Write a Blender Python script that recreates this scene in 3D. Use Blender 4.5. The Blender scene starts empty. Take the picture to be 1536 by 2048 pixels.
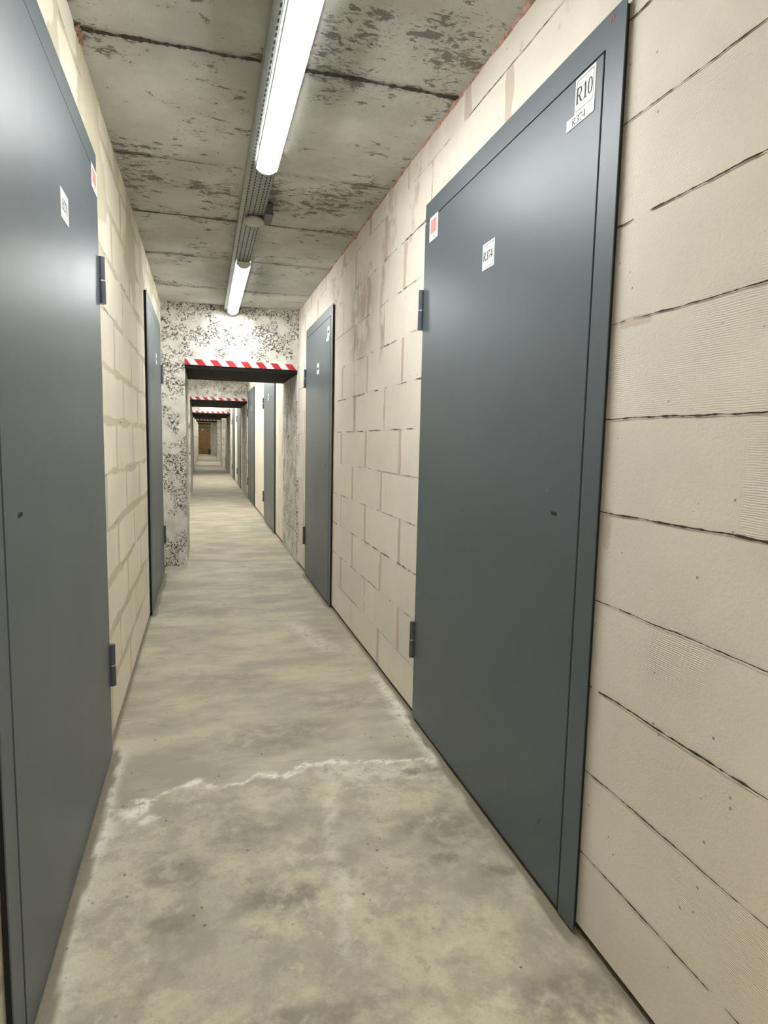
import bpy, bmesh, math, random
import numpy as np
from mathutils import Vector, Matrix

random.seed(7)
SC = bpy.context.scene
COL = SC.collection

# ------------------------------------------------------------------ camera, world, exposure
XR, XL, ZC = 0.8415, -0.3408, 2.3016
cam_d = bpy.data.cameras.new('camera'); cam = bpy.data.objects.new('camera', cam_d); COL.objects.link(cam)
R_ = Vector((0.96110217, -0.27537194, 0.02128167)); U_ = Vector((0.01002451, 0.11178258, 0.99368212)); F_ = Vector((0.27601109, 0.95481671, -0.11019495))
m = Matrix((( R_.x, U_.x, -F_.x, 0), (R_.y, U_.y, -F_.y, 0), (R_.z, U_.z, -F_.z, 1.14), (0, 0, 0, 1)))
cam.matrix_world = m
cam_d.sensor_fit = 'VERTICAL'; cam_d.sensor_height = 36; cam_d.lens = 1253.0 / 2048 * 36
cam_d.clip_start = 0.02; cam_d.clip_end = 200
SC.camera = cam
w = bpy.data.worlds.new('world'); SC.world = w; w.use_nodes = True
w.node_tree.nodes['Background'].inputs[0].default_value = (0.8, 0.85, 0.8, 1)
w.node_tree.nodes['Background'].inputs[1].default_value = 0.0
SC.view_settings.view_transform = 'Standard'; SC.view_settings.look = 'None'
SC.view_settings.gamma = 1; SC.view_settings.use_curve_mapping = False
SC.view_settings.exposure = 2.5
LAMP_POWER = 11.5
LAMP_COLOR = (0.97, 0.975, 0.985)

# ------------------------------------------------------------------ numpy value noise
def _h(ix, iy, s):
    n = (ix * 374761393 + iy * 668265263 + s * 974634777) & 0xffffffff
    n = ((n ^ (n >> 13)) * 1274126177) & 0xffffffff
    return ((n ^ (n >> 16)) & 0xffff) / 65535.0
def vnoise(x, y, s=0):
    x = np.asarray(x, float); y = np.asarray(y, float)
    ix = np.floor(x).astype(np.int64); iy = np.floor(y).astype(np.int64)
    fx = x - ix; fy = y - iy
    fx = fx * fx * (3 - 2 * fx); fy = fy * fy * (3 - 2 * fy)
    a = _h(ix, iy, s); b = _h(ix + 1, iy, s); c = _h(ix, iy + 1, s); d = _h(ix + 1, iy + 1, s)
    return (a * (1 - fx) + b * fx) * (1 - fy) + (c * (1 - fx) + d * fx) * fy
def fbm(x, y, s=0, o=4):
    t = 0; a = 1; n = 0
    for k in range(o):
        t = t + a * vnoise(x * 2 ** k, y * 2 ** k, s + k * 17); n += a; a *= 0.55
    return t / n
def smooth(e0, e1, v):
    t = np.clip((v - e0) / (e1 - e0), 0, 1); return t * t * (3 - 2 * t)
def seg_dist(px, py, pts):
    best = np.full(np.shape(px), 9.0)
    for (ax, ay), (bx_, by_) in zip(pts[:-1], pts[1:]):
        dx, dy = bx_ - ax, by_ - ay; L = dx * dx + dy * dy + 1e-12
        t = np.clip(((px - ax) * dx + (py - ay) * dy) / L, 0, 1)
        best = np.minimum(best, np.hypot(px - ax - t * dx, py - ay - t * dy))
    return best

# ------------------------------------------------------------------ node helpers
class NT:
    def __init__(s, name):
        s.mat = bpy.data.materials.new(name); s.mat.use_nodes = True
        s.t = s.mat.node_tree; s.t.nodes.clear()
        s.out = s.n('ShaderNodeOutputMaterial'); s.b = s.n('ShaderNodeBsdfPrincipled')
        s.l(s.b.outputs[0], s.out.inputs[0])
        s.co = s.n('ShaderNodeNewGeometry').outputs['Position']
    def n(s, t, **k):
        o = s.t.nodes.new(t)
        for a, v in k.items(): setattr(o, a, v)
        return o
    def l(s, a, b): s.t.links.new(a, b)
    def put(s, sock, v):
        if hasattr(v, 'is_linked') or hasattr(v, 'links'): s.l(v, sock)
        else: sock.default_value = v
    def math(s, op, a, b=0.0, c=0.0, clamp=False):
        o = s.n('ShaderNodeMath', operation=op); o.use_clamp = clamp
        s.put(o.inputs[0], a); s.put(o.inputs[1], b); s.put(o.inputs[2], c); return o.outputs[0]
    def map(s, scale=(1, 1, 1), loc=(0, 0, 0)):
        o = s.n('ShaderNodeMapping'); o.inputs['Scale'].default_value = scale; o.inputs['Location'].default_value = loc
        s.l(s.co, o.inputs['Vector']); return o.outputs[0]
    def noise(s, scale, detail=4, rough=0.55, vec=None, dist=0.0):
        o = s.n('ShaderNodeTexNoise'); o.inputs['Scale'].default_value = scale; o.inputs['Detail'].default_value = detail
        o.inputs['Roughness'].default_value = rough; o.inputs['Distortion'].default_value = dist
        s.l(vec if vec else s.co, o.inputs['Vector']); return o.outputs['Fac']
    def vor(s, scale, vec=None, feature='F1'):
        o = s.n('ShaderNodeTexVoronoi', feature=feature); o.inputs['Scale'].default_value = scale
        s.l(vec if vec else s.co, o.inputs['Vector']); return o.outputs['Distance']
    def ramp(s, f, lo, hi, a=0.0, b=1.0):
        o = s.n('ShaderNodeMapRange', interpolation_type='SMOOTHSTEP')
        s.put(o.inputs['Value'], f)
        for k, v in (('From Min', lo), ('From Max', hi), ('To Min', a), ('To Max', b)): o.inputs[k].default_value = v
        return o.outputs[0]
    def mix(s, f, a, b, mode='MIX'):
        o = s.n('ShaderNodeMix', data_type='RGBA', blend_type=mode); s.put(o.inputs[0], f)
        for i, v in ((6, a), (7, b)):
            if isinstance(v, tuple): v = (v[0], v[1], v[2], 1)
            s.put(o.inputs[i], v)
        return o.outputs[2]
    def attr(s, name): return s.n('ShaderNodeAttribute', attribute_name=name).outputs['Fac']
    def bump(s, h, strength=0.3, dist=0.01, prev=None):
        o = s.n('ShaderNodeBump'); o.inputs['Strength'].default_value = strength; o.inputs['Distance'].default_value = dist
        s.l(h, o.inputs['Height'])
        if prev: s.l(prev, o.inputs['Normal'])
        return o.outputs[0]
    def fin(s, col, rough=0.8, metal=0.0, normal=None, spec=0.5):
        if isinstance(col, tuple): col = (col[0], col[1], col[2], 1)
        s.put(s.b.inputs['Base Color'], col); s.put(s.b.inputs['Roughness'], rough); s.put(s.b.inputs['Metallic'], metal)
        s.b.inputs['Specular IOR Level'].default_value = spec
        if normal: s.l(normal, s.b.inputs['Normal'])
        return s.mat

def simple(name, col, rough=0.6, metal=0.0, var=0.08, nscale=40, spec=0.5):
    t = NT(name); n = t.noise(nscale, 3)
    c = t.mix(t.ramp(n, 0.3, 0.7), tuple(v * (1 - var) for v in col), tuple(min(1, v * (1 + var)) for v in col))
    return t.fin(c, rough, metal, spec=spec)

def mat_block(name, base=(0.78, 0.73, 0.62), mort=(0.56, 0.49, 0.37)):
    t = NT(name)
    big = t.noise(3.0, 3); fine = t.noise(160, 3, 0.7); mid = t.noise(22, 4)
    c = t.mix(t.ramp(big, 0.3, 0.7), tuple(v * 0.95 for v in base), tuple(v * 1.05 for v in base))
    c = t.mix(t.ramp(t.attr('tone'), 0, 1), t.mix(0.16, c, (0.60, 0.52, 0.42)), c)
    c = t.mix(t.math('MULTIPLY', t.ramp(fine, 0.35, 0.75), 0.10), c, (0.48, 0.43, 0.34))
    # mortar smears
    e = t.math('ADD', t.attr('mortar'), t.math('MULTIPLY', t.math('SUBTRACT', mid, 0.5), 0.7))
    mk = t.ramp(e, 0.38, 0.62)
    c = t.mix(t.math('MULTIPLY', mk, 0.68), c, mort)
    # water stain
    st = t.math('MULTIPLY', t.attr('stain'), t.ramp(t.noise(9, 5, 0.6, dist=0.6), 0.3, 0.62))
    c = t.mix(t.math('MULTIPLY', st, 0.62), c, (0.33, 0.25, 0.175))
    # pits in the aerated concrete
    pv = t.vor(34); pit = t.math('MULTIPLY', t.ramp(pv, 0.13, 0.07), t.ramp(t.noise(11, 2), 0.56, 0.62))
    c = t.mix(t.math('MULTIPLY', pit, 0.7), c, (0.24, 0.19, 0.14))
    # saw ridges
    wv = t.n('ShaderNodeTexWave', wave_type='BANDS', bands_direction='Z'); wv.inputs['Scale'].default_value = 78
    wv.inputs['Distortion'].default_value = 3.5; wv.inputs['Detail'].default_value = 2; wv.inputs['Detail Scale'].default_value = 1.2
    t.l(t.map((0.25, 0.25, 1)), wv.inputs['Vector'])
    h = t.math('MULTIPLY', wv.outputs['Fac'], t.math('MULTIPLY', t.math('MULTIPLY', t.attr('ridge'), t.ramp(t.noise(5, 3), 0.4, 0.65)), 0.32))
    h = t.math('ADD', h, t.math('MULTIPLY', fine, 0.40)); h = t.math('ADD', h, t.math('MULTIPLY', t.noise(60, 4, 0.7), 0.45)); h = t.math('SUBTRACT', h, t.math('MULTIPLY', pit, 1.2))
    h = t.math('ADD', h, t.math('MULTIPLY', mk, 0.25))
    return t.fin(c, 0.92, normal=t.bump(h, 0.45, 0.0035), spec=0.2)

def mat_floor():
    t = NT('worn_concrete_floor')
    rough = t.attr('rough'); white = t.attr('white'); strip = t.attr('strip')
    sm = t.mix(t.ramp(t.noise(2.6, 6, 0.65, t.map((0.8, 1.5, 1))), 0.36, 0.64), (0.355, 0.325, 0.25), (0.50, 0.465, 0.345))
    sm = t.mix(t.math('MULTIPLY', t.ramp(t.noise(8, 6, 0.7, t.map((1, 2.6, 1)), 0.2), 0.54, 0.68), 0.5), sm, (0.29, 0.265, 0.215))
    ro = t.mix(t.ramp(t.noise(6, 8, 0.72, dist=0.15), 0.40, 0.60), (0.39, 0.355, 0.265), (0.55, 0.505, 0.365))
    ro = t.mix(t.math('MULTIPLY', t.ramp(t.noise(13, 8, 0.78, t.map(loc=(5, 5, 1)), 0.25), 0.55, 0.65), 0.42), ro, (0.255, 0.23, 0.185))
    ro = t.mix(t.math('MULTIPLY', t.ramp(t.noise(11, 7, 0.7, t.map(loc=(3, 2, 1)), 0.2), 0.56, 0.66), 0.5), ro, (0.66, 0.62, 0.47))
    ro = t.mix(t.math('MULTIPLY', t.ramp(t.noise(3.2, 3, 0.5, t.map(loc=(8, 2, 1))), 0.50, 0.62), 0.35), ro, (0.30, 0.28, 0.235))
    c = t.mix(rough, sm, ro)
    wf = t.math('MULTIPLY', white, t.ramp(t.noise(24, 6, 0.7, dist=0.2), 0.34, 0.56))
    c = t.mix(wf, c, (0.80, 0.78, 0.64))
    sp = t.ramp(t.vor(26), 0.13, 0.09); spm = t.math('MULTIPLY', sp, t.ramp(t.noise(6, 2, vec=t.map(loc=(1, 5, 0))), 0.50, 0.60))
    c = t.mix(t.math('MULTIPLY', spm, 0.75), c, (0.10, 0.09, 0.07))
    c = t.mix(t.math('MULTIPLY', t.ramp(t.noise(150, 3, 0.7), 0.4, 0.8), 0.28), c, (0.24, 0.22, 0.165))
    c = t.mix(t.math('MULTIPLY', t.attr('dark'), t.ramp(t.noise(18, 6, 0.7), 0.30, 0.62)), c, (0.235, 0.21, 0.17))
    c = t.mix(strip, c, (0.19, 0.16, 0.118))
    h = t.math('ADD', t.math('MULTIPLY', t.noise(30, 6, 0.65), t.math('MULTIPLY_ADD', rough, 0.7, 0.35)), t.math('MULTIPLY', white, 0.3))
    h = t.math('SUBTRACT', h, t.math('MULTIPLY', spm, 0.4))
    return t.fin(c, 0.82, normal=t.bump(h, 0.45, 0.006), spec=0.25)

def mat_ceiling():
    t = NT('raw_concrete_ceiling')
    c = t.mix(t.ramp(t.noise(2.5, 5, 0.6), 0.3, 0.7), (0.48, 0.48, 0.44), (0.67, 0.67, 0.615))
    c = t.mix(t.math('MULTIPLY', t.ramp(t.noise(6, 4, vec=t.map(loc=(4, 4, 4))), 0.5, 0.75), 0.4), c, (0.54, 0.48, 0.41))
    dens = t.math('ADD', t.math('MULTIPLY', t.attr('pits'), 0.10), t.math('MULTIPLY', t.noise(4.0, 3, 0.5, t.map(loc=(9, 2, 0))), 0.42))
    n = t.noise(17, 7, 0.74, t.map((0.8, 1.3, 1)), 0.4)
    pk = t.ramp(t.math('ADD', n, dens), 0.84, 0.87)
    n3 = t.noise(60, 5, 0.75, t.map((0.7, 1.5, 1), (2, 2, 2)), 0.3)
    pk2 = t.ramp(t.math('ADD', n3, dens), 0.87, 0.90)
    pk = t.math('MAXIMUM', pk, t.math('MULTIPLY', pk2, 0.8))
    c = t.mix(t.math('MULTIPLY', pk, 0.7), c, (0.085, 0.075, 0.06))
    c = t.mix(t.math('MULTIPLY', t.attr('seam'), t.ramp(t.noise(20, 3), 0.3, 0.6)), c, (0.13, 0.11, 0.085))
    h = t.math('SUBTRACT', t.math('MULTIPLY', t.noise(18, 6, 0.65), 0.6), pk)
    return t.fin(c, 0.9, normal=t.bump(h, 0.6, 0.008), spec=0.2)

def mat_portal():
    t = NT('pitted_whitewashed_concrete')
    c = t.mix(t.ramp(t.noise(5, 4), 0.3, 0.7), (0.62, 0.60, 0.53), (0.76, 0.74, 0.67))
    c = t.mix(t.math('MULTIPLY', t.ramp(t.noise(13, 5, 0.6, t.map(loc=(3, 3, 0))), 0.5, 0.7), 0.35), c, (0.45, 0.42, 0.36))
    pits = t.attr('pits')
    dens = t.ramp(t.math('ADD', t.noise(9, 4, 0.6, t.map(loc=(7, 1, 2))), t.math('MULTIPLY', pits, 0.20)), 0.49, 0.60)
    wn = t.n('ShaderNodeTexNoise'); wn.inputs['Scale'].default_value = 30; wn.inputs['Detail'].default_value = 3; t.l(t.co, wn.inputs['Vector'])
    vm = t.n('ShaderNodeVectorMath', operation='MULTIPLY_ADD'); t.l(wn.outputs['Color'], vm.inputs[0]); vm.inputs[1].default_value = (0.035, 0.035, 0.035); t.l(t.co, vm.inputs[2])
    ed = t.vor(38, vm.outputs[0], 'DISTANCE_TO_EDGE')
    cr = t.math('MULTIPLY', t.ramp(ed, 0.10, 0.03), t.ramp(t.noise(45, 3, 0.6), 0.46, 0.54))
    bl = t.ramp(t.noise(52, 4, 0.7, dist=0.6), 0.55, 0.60)
    pk = t.math('MULTIPLY', t.math('MAXIMUM', cr, bl), dens)
    c = t.mix(t.math('MULTIPLY', pk, 0.92), c, (0.05, 0.04, 0.033))
    h = t.math('SUBTRACT', t.math('MULTIPLY', t.noise(22, 6, 0.7), 0.7), pk)
    return t.fin(c, 0.9, normal=t.bump(h, 0.8, 0.012), spec=0.2)

def mat_emit(name, col, strength):
    t = NT(name); t.b.inputs['Emission Color'].default_value = (*col, 1); t.b.inputs['Emission Strength'].default_value = strength
    return t.fin((0.9, 0.9, 0.88), 0.4)

def mat_door():
    t = NT('grey_painted_steel')
    n = t.noise(1.6, 3)
    c = t.mix(t.ramp(n, 0.35, 0.65), (0.086, 0.106, 0.120), (0.094, 0.114, 0.128))
    c = t.mix(t.math('MULTIPLY', t.ramp(t.noise(5, 4, 0.6, t.map((1, 1, 0.35))), 0.62, 0.78), 0.10), c, (0.25, 0.24, 0.21))
    r = t.math('MULTIPLY_ADD', t.noise(3, 3), 0.08, 0.37)
    return t.fin(c, r, normal=t.bump(t.noise(500, 2), 0.06, 0.001), spec=0.5)

def mat_scuff():
    t = NT('scuffed_grey_paint')
    k = t.math('MULTIPLY', t.ramp(t.noise(90, 5, 0.75, t.map((1, 1, 0.35)), 0.5), 0.48, 0.66), 0.8)
    return t.fin(t.mix(k, (0.092, 0.104, 0.111), (0.20, 0.21, 0.205)), 0.45)

M = dict(
    near=mat_block('aerated_block_smooth', base=(0.76, 0.705, 0.605)),
    right=mat_block('aerated_block_right', mort=(0.50, 0.39, 0.30)),
    left=mat_block('aerated_block_left', base=(0.80, 0.75, 0.61), mort=(0.52, 0.48, 0.33)),
    floor=mat_floor(), ceil=mat_ceiling(), portal=mat_portal(), door=mat_door(),
    door_gap_shade=simple('shaded_gap', (0.012, 0.011, 0.012), 0.8),  # near-black stands in for the shade in frame gaps and the keyhole
    mortar=simple('dark_base_mortar', (0.07, 0.056, 0.04), 0.95, nscale=60, var=0.4),  # dark brown tone behind the wall base and slabs
    crack=simple('open_joint', (0.055, 0.04, 0.032), 0.95, nscale=90, var=0.5),
    seam=simple('slab_joint', (0.06, 0.05, 0.042), 0.95, nscale=60, var=0.4),
    foam=simple('reddish_sealant', (0.47, 0.27, 0.21), 0.9, nscale=60, var=0.35),
    hinge=simple('hinge_steel', (0.10, 0.105, 0.125), 0.38, 0.3),
    washer=simple('bright_washer', (0.75, 0.75, 0.72), 0.25, 0.9),
    paper=simple('white_sign_plastic', (0.80, 0.83, 0.80), 0.45, var=0.03),
    pale=simple('pale_label_tape', (0.66, 0.71, 0.72), 0.4, var=0.04),
    ink=simple('black_ink', (0.012, 0.012, 0.014), 0.6),
    redink=simple('red_ink', (0.62, 0.17, 0.14), 0.6),
    paleink=simple('faded_red_print', (0.66, 0.27, 0.24), 0.6, var=0.3, nscale=400),
    red=simple('hazard_red', (0.46, 0.010, 0.012), 0.45, var=0.15, nscale=12),
    white=simple('hazard_white', (0.66, 0.70, 0.70), 0.45, var=0.08, nscale=12),
    lintel=simple('black_painted_steel', (0.014, 0.014, 0.012), 0.85, nscale=14, var=0.3, spec=0.15),
    tray=simple('galvanised_tray', (0.33, 0.35, 0.34), 0.45, 0.5, nscale=25),
    traydark=simple('tray_slot_shadowed_hole', (0.015, 0.015, 0.013), 0.8),
    housing=simple('lamp_housing', (0.62, 0.66, 0.62), 0.4, var=0.04),
    cap=simple('lamp_end_cap', (0.80, 0.78, 0.70), 0.4, var=0.04),
    plastic=simple('ivory_plastic', (0.50, 0.49, 0.42), 0.5, var=0.04),
    box=simple('grey_plastic_box', (0.12, 0.125, 0.14), 0.5),
    lamp=mat_emit('lit_diffuser', LAMP_COLOR, LAMP_POWER),
    green=simple('green_wall_paint', (0.20, 0.25, 0.13), 0.8, nscale=3),
    wood=simple('brown_wood_door', (0.17, 0.10, 0.028), 0.5, nscale=6, var=0.2),
    scuff=mat_scuff(),
    black=simple('black_plastic', (0.02, 0.02, 0.022), 0.5),
)

# ------------------------------------------------------------------ mesh helpers
class MB:
    def __init__(s): s.v = []; s.f = []; s.mi = []; s.mats = []
    def mat(s, k):
        if k not in s.mats: s.mats.append(k)
        return s.mats.index(k)
    def face(s, pts, k):
        i = len(s.v); s.v += [tuple(p) for p in pts]; s.f.append(tuple(range(i, i + len(pts)))); s.mi.append(s.mat(k))
    def box(s, a, b, k):
        x0, y0, z0 = [min(p, q) for p, q in zip(a, b)]; x1, y1, z1 = [max(p, q) for p, q in zip(a, b)]
        i = len(s.v); s.v += [(x0, y0, z0), (x1, y0, z0), (x1, y1, z0), (x0, y1, z0), (x0, y0, z1), (x1, y0, z1), (x1, y1, z1), (x0, y1, z1)]
        for f in ((0, 3, 2, 1), (4, 5, 6, 7), (0, 1, 5, 4), (1, 2, 6, 5), (2, 3, 7, 6), (3, 0, 4, 7)):
            s.f.append(tuple(i + j for j in f)); s.mi.append(s.mat(k))
    def cyl(s, c, r, h, k, axis=2, n=24, r2=None):
        r2 = r if r2 is None else r2; i = len(s.v)
        for kk, (hh, rr) in enumerate(((0, r), (h, r2))):
            for j in range(n):
                a = 2 * math.pi * j / n; p = [rr * math.cos(a), rr * math.sin(a), hh]
                if axis == 1: p = [p[0], p[2], p[1]]
                if axis == 0: p = [p[2], p[0], p[1]]
                s.v.append((c[0] + p[0], c[1] + p[1], c[2] + p[2]))
        for j in range(n):
            s.f.append((i + j, i + (j + 1) % n, i + n + (j + 1) % n, i + n + j)); s.mi.append(s.mat(k))
        s.f.append(tuple(i + j for j in reversed(range(n)))); s.mi.append(s.mat(k))
        s.f.append(tuple(i + n + j for j in range(n))); s.mi.append(s.mat(k))
    def build(s, name, parent=None, bevel=0.0, origin=None, smoothed=False):
        me = bpy.data.meshes.new(name); vv = s.v
        if origin: vv = [(p[0] - origin[0], p[1] - origin[1], p[2] - origin[2]) for p in vv]
        me.from_pydata(vv, [], s.f); me.validate()
        for k in s.mats: me.materials.append(M[k])
        for p, mi in zip(me.polygons, s.mi): p.material_index = mi
        bm = bmesh.new(); bm.from_mesh(me); bmesh.ops.recalc_face_normals(bm, faces=bm.faces)
        if bevel: bmesh.ops.bevel(bm, geom=list(bm.edges), offset=bevel, segments=2, affect='EDGES', clamp_overlap=True)
        bm.to_mesh(me); bm.free()
        if smoothed:
            me.shade_smooth(); me.set_sharp_from_angle(angle=math.radians(35))
        o = bpy.data.objects.new(name, me); COL.objects.link(o)
        if origin: o.location = origin
        if parent: o.parent = parent; o.location = tuple((origin or (0, 0, 0))[i] - PLOC[parent.name][i] for i in range(3))
        PLOC[o.name] = tuple(origin or (0, 0, 0))
        return o
PLOC = {}

def empty(name, loc):
    o = bpy.data.objects.new(name, None); o.empty_display_size = 0.1; COL.objects.link(o); o.location = loc; PLOC[o.name] = tuple(loc); return o
def tag(o, label, cat=None, group=None, kind=None):
    o['label'] = label
    if cat: o['category'] = cat
    if group: o['group'] = group
    if kind: o['kind'] = kind
    return o

def grid_mesh(name, A, B, P, mat, attrs, extra=None, smoothed=True):
    """A x B parameter grid, P(a,b)->(x,y,z) arrays; attrs dict of arrays; extra: MB joined in"""
    a, b = np.meshgrid(A, B, indexing='ij'); x, y, z = P(a, b)
    na, nb = a.shape; n = na * nb
    co = np.stack([x, y, z], -1).reshape(-1, 3)
    idx = np.arange(n).reshape(na, nb)
    q = np.stack([idx[:-1, :-1], idx[1:, :-1], idx[1:, 1:], idx[:-1, 1:]], -1).reshape(-1, 4)
    V = co.tolist(); Fc = q.tolist(); mi = [0] * len(Fc); mats = [mat]
    if extra:
        off = len(V); V += [tuple(p) for p in extra.v]
        for f, k in zip(extra.f, extra.mi):
            kk = extra.mats[k]
            if kk not in mats: mats.append(kk)
            Fc.append([off + j for j in f]); mi.append(mats.index(kk))
    me = bpy.data.meshes.new(name); me.from_pydata(V, [], Fc)
    for k in mats: me.materials.append(M[k])
    me.polygons.foreach_set('material_index', mi)
    for an, arr in attrs(a, b).items():
        at = me.attributes.new(an, 'FLOAT', 'POINT'); d = np.zeros(len(V), np.float32); d[:n] = np.broadcast_to(arr, a.shape).reshape(-1); at.data.foreach_set('value', d)
    if smoothed: me.shade_smooth(); me.set_sharp_from_angle(angle=math.radians(40))
    o = bpy.data.objects.new(name, me); COL.objects.link(o); PLOC[o.name] = (0, 0, 0)
    return o

def crack(mb, P, a, b, width, k, seed, gap=0.35, step=0.005, off=0.0008, wob=0.0025):
    """thin irregular open joint from a to b in the (u,v) plane; P maps (u,v,off) to xyz"""
    L = math.hypot(b[0] - a[0], b[1] - a[1]); n = max(2, int(L / step)); rnd = random.Random(seed)
    du, dv = (b[0] - a[0]) / L, (b[1] - a[1]) / L; nu, nv = -dv, du
    ts = np.linspace(0, 1, n + 1); c = (fbm(ts * L * 12, ts * 0 + seed, seed) - 0.5) * 2 * wob * 2
    g = fbm(ts * L * 9, ts * 0 + seed * 3.3, seed + 5); ww = width * (0.2 + 1.0 * vnoise(ts * L * 35, ts * 0, seed + 9) + 1.1 * vnoise(ts * L * 120, ts * 0, seed + 10) ** 2)
    prev = None
    for i, t in enumerate(ts):
        if g[i] < gap: prev = None; continue
        u0 = a[0] + (b[0] - a[0]) * t + nu * c[i]; v0 = a[1] + (b[1] - a[1]) * t + nv * c[i]
        h = ww[i] / 2; cur = (P(u0 + nu * h, v0 + nv * h, off), P(u0 - nu * h, v0 - nv * h, off))
        if prev: mb.face([prev[0], prev[1], cur[1], cur[0]], k)
        prev = cur

Y0, YE = -3.0, 48.0
PR = lambda u, v, w=0.0: (XR - w, u, v)
PL = lambda u, v, w=0.0: (XL + w, u, v)

# ------------------------------------------------------------------ floor
xs = np.concatenate([np.linspace(-1.0, -0.37, 6), np.arange(-0.36, 0.875, 0.012), np.linspace(0.88, 1.0, 2)])
ys = np.concatenate([np.arange(Y0, 0.6, 0.15), np.arange(0.6, 3.2, 0.012), np.arange(3.2, 8, 0.04), np.arange(8, YE + 0.3, 0.4)])
line = [(-0.34, 1.96), (-0.27, 1.95), (-0.217, 1.93), (-0.16, 1.99), (-0.111, 2.035), (-0.03, 2.068), (0.02, 2.03), (0.053, 2.024), (0.129, 2.047), (0.249, 2.05), (0.348, 2.105), (0.456, 2.085), (0.60, 2.06), (0.785, 2.02), (0.86, 2.0)]
crL = [(-0.22, 1.92), (-0.204, 1.747), (-0.169, 1.592), (-0.174, 1.524), (-0.138, 1.36)]
crM = [(0.43, 2.06), (0.326, 1.627), (0.335, 1.451), (0.294, 1.231)]
def fl_attr(x, y):
    ly = np.interp(x, [p[0] for p in line], [p[1] for p in line]) + (fbm(x * 14, y * 14, 3) - 0.5) * 0.05
    rough = smooth(0.02, -0.02, y - ly)
    wx = x + (fbm(x * 18, y * 18, 11) - 0.5) * 0.05; wy = y + (fbm(x * 18, y * 18, 12) - 0.5) * 0.07
    d1 = seg_dist(wx, wy, line); d2 = seg_dist(wx, wy, crL); d3 = seg_dist(wx, wy, crM)
    wid = 0.004 + 0.020 * vnoise(x * 9, y * 9, 21) ** 2
    wh = smooth(wid * 2.2, wid * 0.6, d1) * smooth(0.25, 0.45, vnoise(x * 7, y * 7, 8) + 0.15)
    wh = np.maximum(wh, 0.6 * smooth(wid * 1.6, wid * 0.4, d2) * smooth(0.3, 0.6, vnoise(x * 12, y * 9, 81))); wh = np.maximum(wh, 0.35 * smooth(0.035, 0.0, d3))
    wh = np.maximum(wh, 0.9 * smooth(0.030, 0.012, np.hypot((wx + 0.165) * 0.7, (wy - 1.885))))
    dl = x - XL; bandl = smooth(0.02, 0.035, dl) * smooth(0.075 + 0.05 * vnoise(y * 8, y * 0, 5), 0.03, dl) * smooth(1.15, 1.3, y) * smooth(2.45, 2.2, y)
    wh = np.maximum(wh, bandl * (0.45 + 0.5 * smooth(1.65, 1.8, y)))
    dr = XR - x; bandr = smooth(0.012, 0.03, dr) * smooth(0.09 + 0.05 * vnoise(y * 7, y * 0, 6), 0.03, dr) * smooth(1.9, 2.0, y) * smooth(3.0, 2.7, y)
    wh = np.maximum(wh, bandr * 0.85)
    wh = np.maximum(wh, 0.35 * smooth(0.10, 0.02, seg_dist(wx, wy, [(0.53, 3.8), (0.66, 3.3)])))
    wh = np.maximum(wh, 0.55 * smooth(0.11, 0.03, np.hypot((wx - 0.66), (wy - 1.98) * 1.5)))
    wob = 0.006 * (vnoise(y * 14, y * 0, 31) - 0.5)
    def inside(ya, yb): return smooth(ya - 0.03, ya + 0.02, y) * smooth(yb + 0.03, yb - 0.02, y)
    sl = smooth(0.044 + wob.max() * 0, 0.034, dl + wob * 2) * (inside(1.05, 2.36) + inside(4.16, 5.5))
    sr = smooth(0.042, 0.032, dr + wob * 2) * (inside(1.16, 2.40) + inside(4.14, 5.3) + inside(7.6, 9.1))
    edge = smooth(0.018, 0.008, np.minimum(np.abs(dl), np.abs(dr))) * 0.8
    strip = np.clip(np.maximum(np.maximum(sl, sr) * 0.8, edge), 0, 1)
    dk = np.zeros_like(x)
    for (px, py, rx, ry, a) in ((0.174, 1.474, .12, .07, .9), (0.76, 1.42, .07, .04, .9), (0.68, 1.64, .14, .10, .8), (0.62, 1.50, .08, .03, .9), (-0.09, 1.43, .07, .05, .8), (-0.08, 1.62, .11, .08, .7), (0.10, 1.75, .14, .09, .5),
                                (0.18, 1.12, .22, .05, .8), (0.74, 1.02, .15, .08, .9), (0.70, 1.97, .05, .02, .9), (0.78, 1.98, .04, .02, .9), (0.25, 2.35, .30, .14, .6), (0.55, 2.6, .2, .12, .5), (0.1, 2.9, .25, .2, .35), (0.7, 3.5, .1, .25, .35), (0.2, 4.3, .4, .3, .3), (0.55, 5.2, .3, .35, .4)):
        dk = np.maximum(dk, a * smooth(1.25, 0.45, np.hypot((wx - px) / rx, (wy - py) / ry)))
    wh = np.maximum(wh, 0.45 * smooth(0.0, 0.03, ly - y) * smooth(0.22, 0.06, ly - y) * smooth(0.15, 0.35, x) * smooth(0.35, 0.65, vnoise(x * 13, y * 16, 91)))
    return dict(rough=rough, white=wh * (1 - np.clip(strip, 0, 1)), strip=strip, dark=dk)
def fl_pos(x, y):
    at = fl_attr(x, y)
    z = (fbm(x * 5, y * 5, 40) - 0.5) * 0.006 * at['rough'] + at['white'] * 0.0015 - at['rough'] * 0.003
    return x, y, z * (y < 5) + np.where(at['strip'] > 0.4, -0.002, 0)
fb = MB(); fb.box((-1.0, Y0, -0.15), (1.0, YE + 0.2, -0.012), 'mortar')
floor = grid_mesh('floor', xs, ys, fl_pos, 'floor', fl_attr, fb)
tag(floor, 'worn beige-grey concrete floor of the corridor with a rough patched area near', 'floor', kind='structure')

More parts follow.
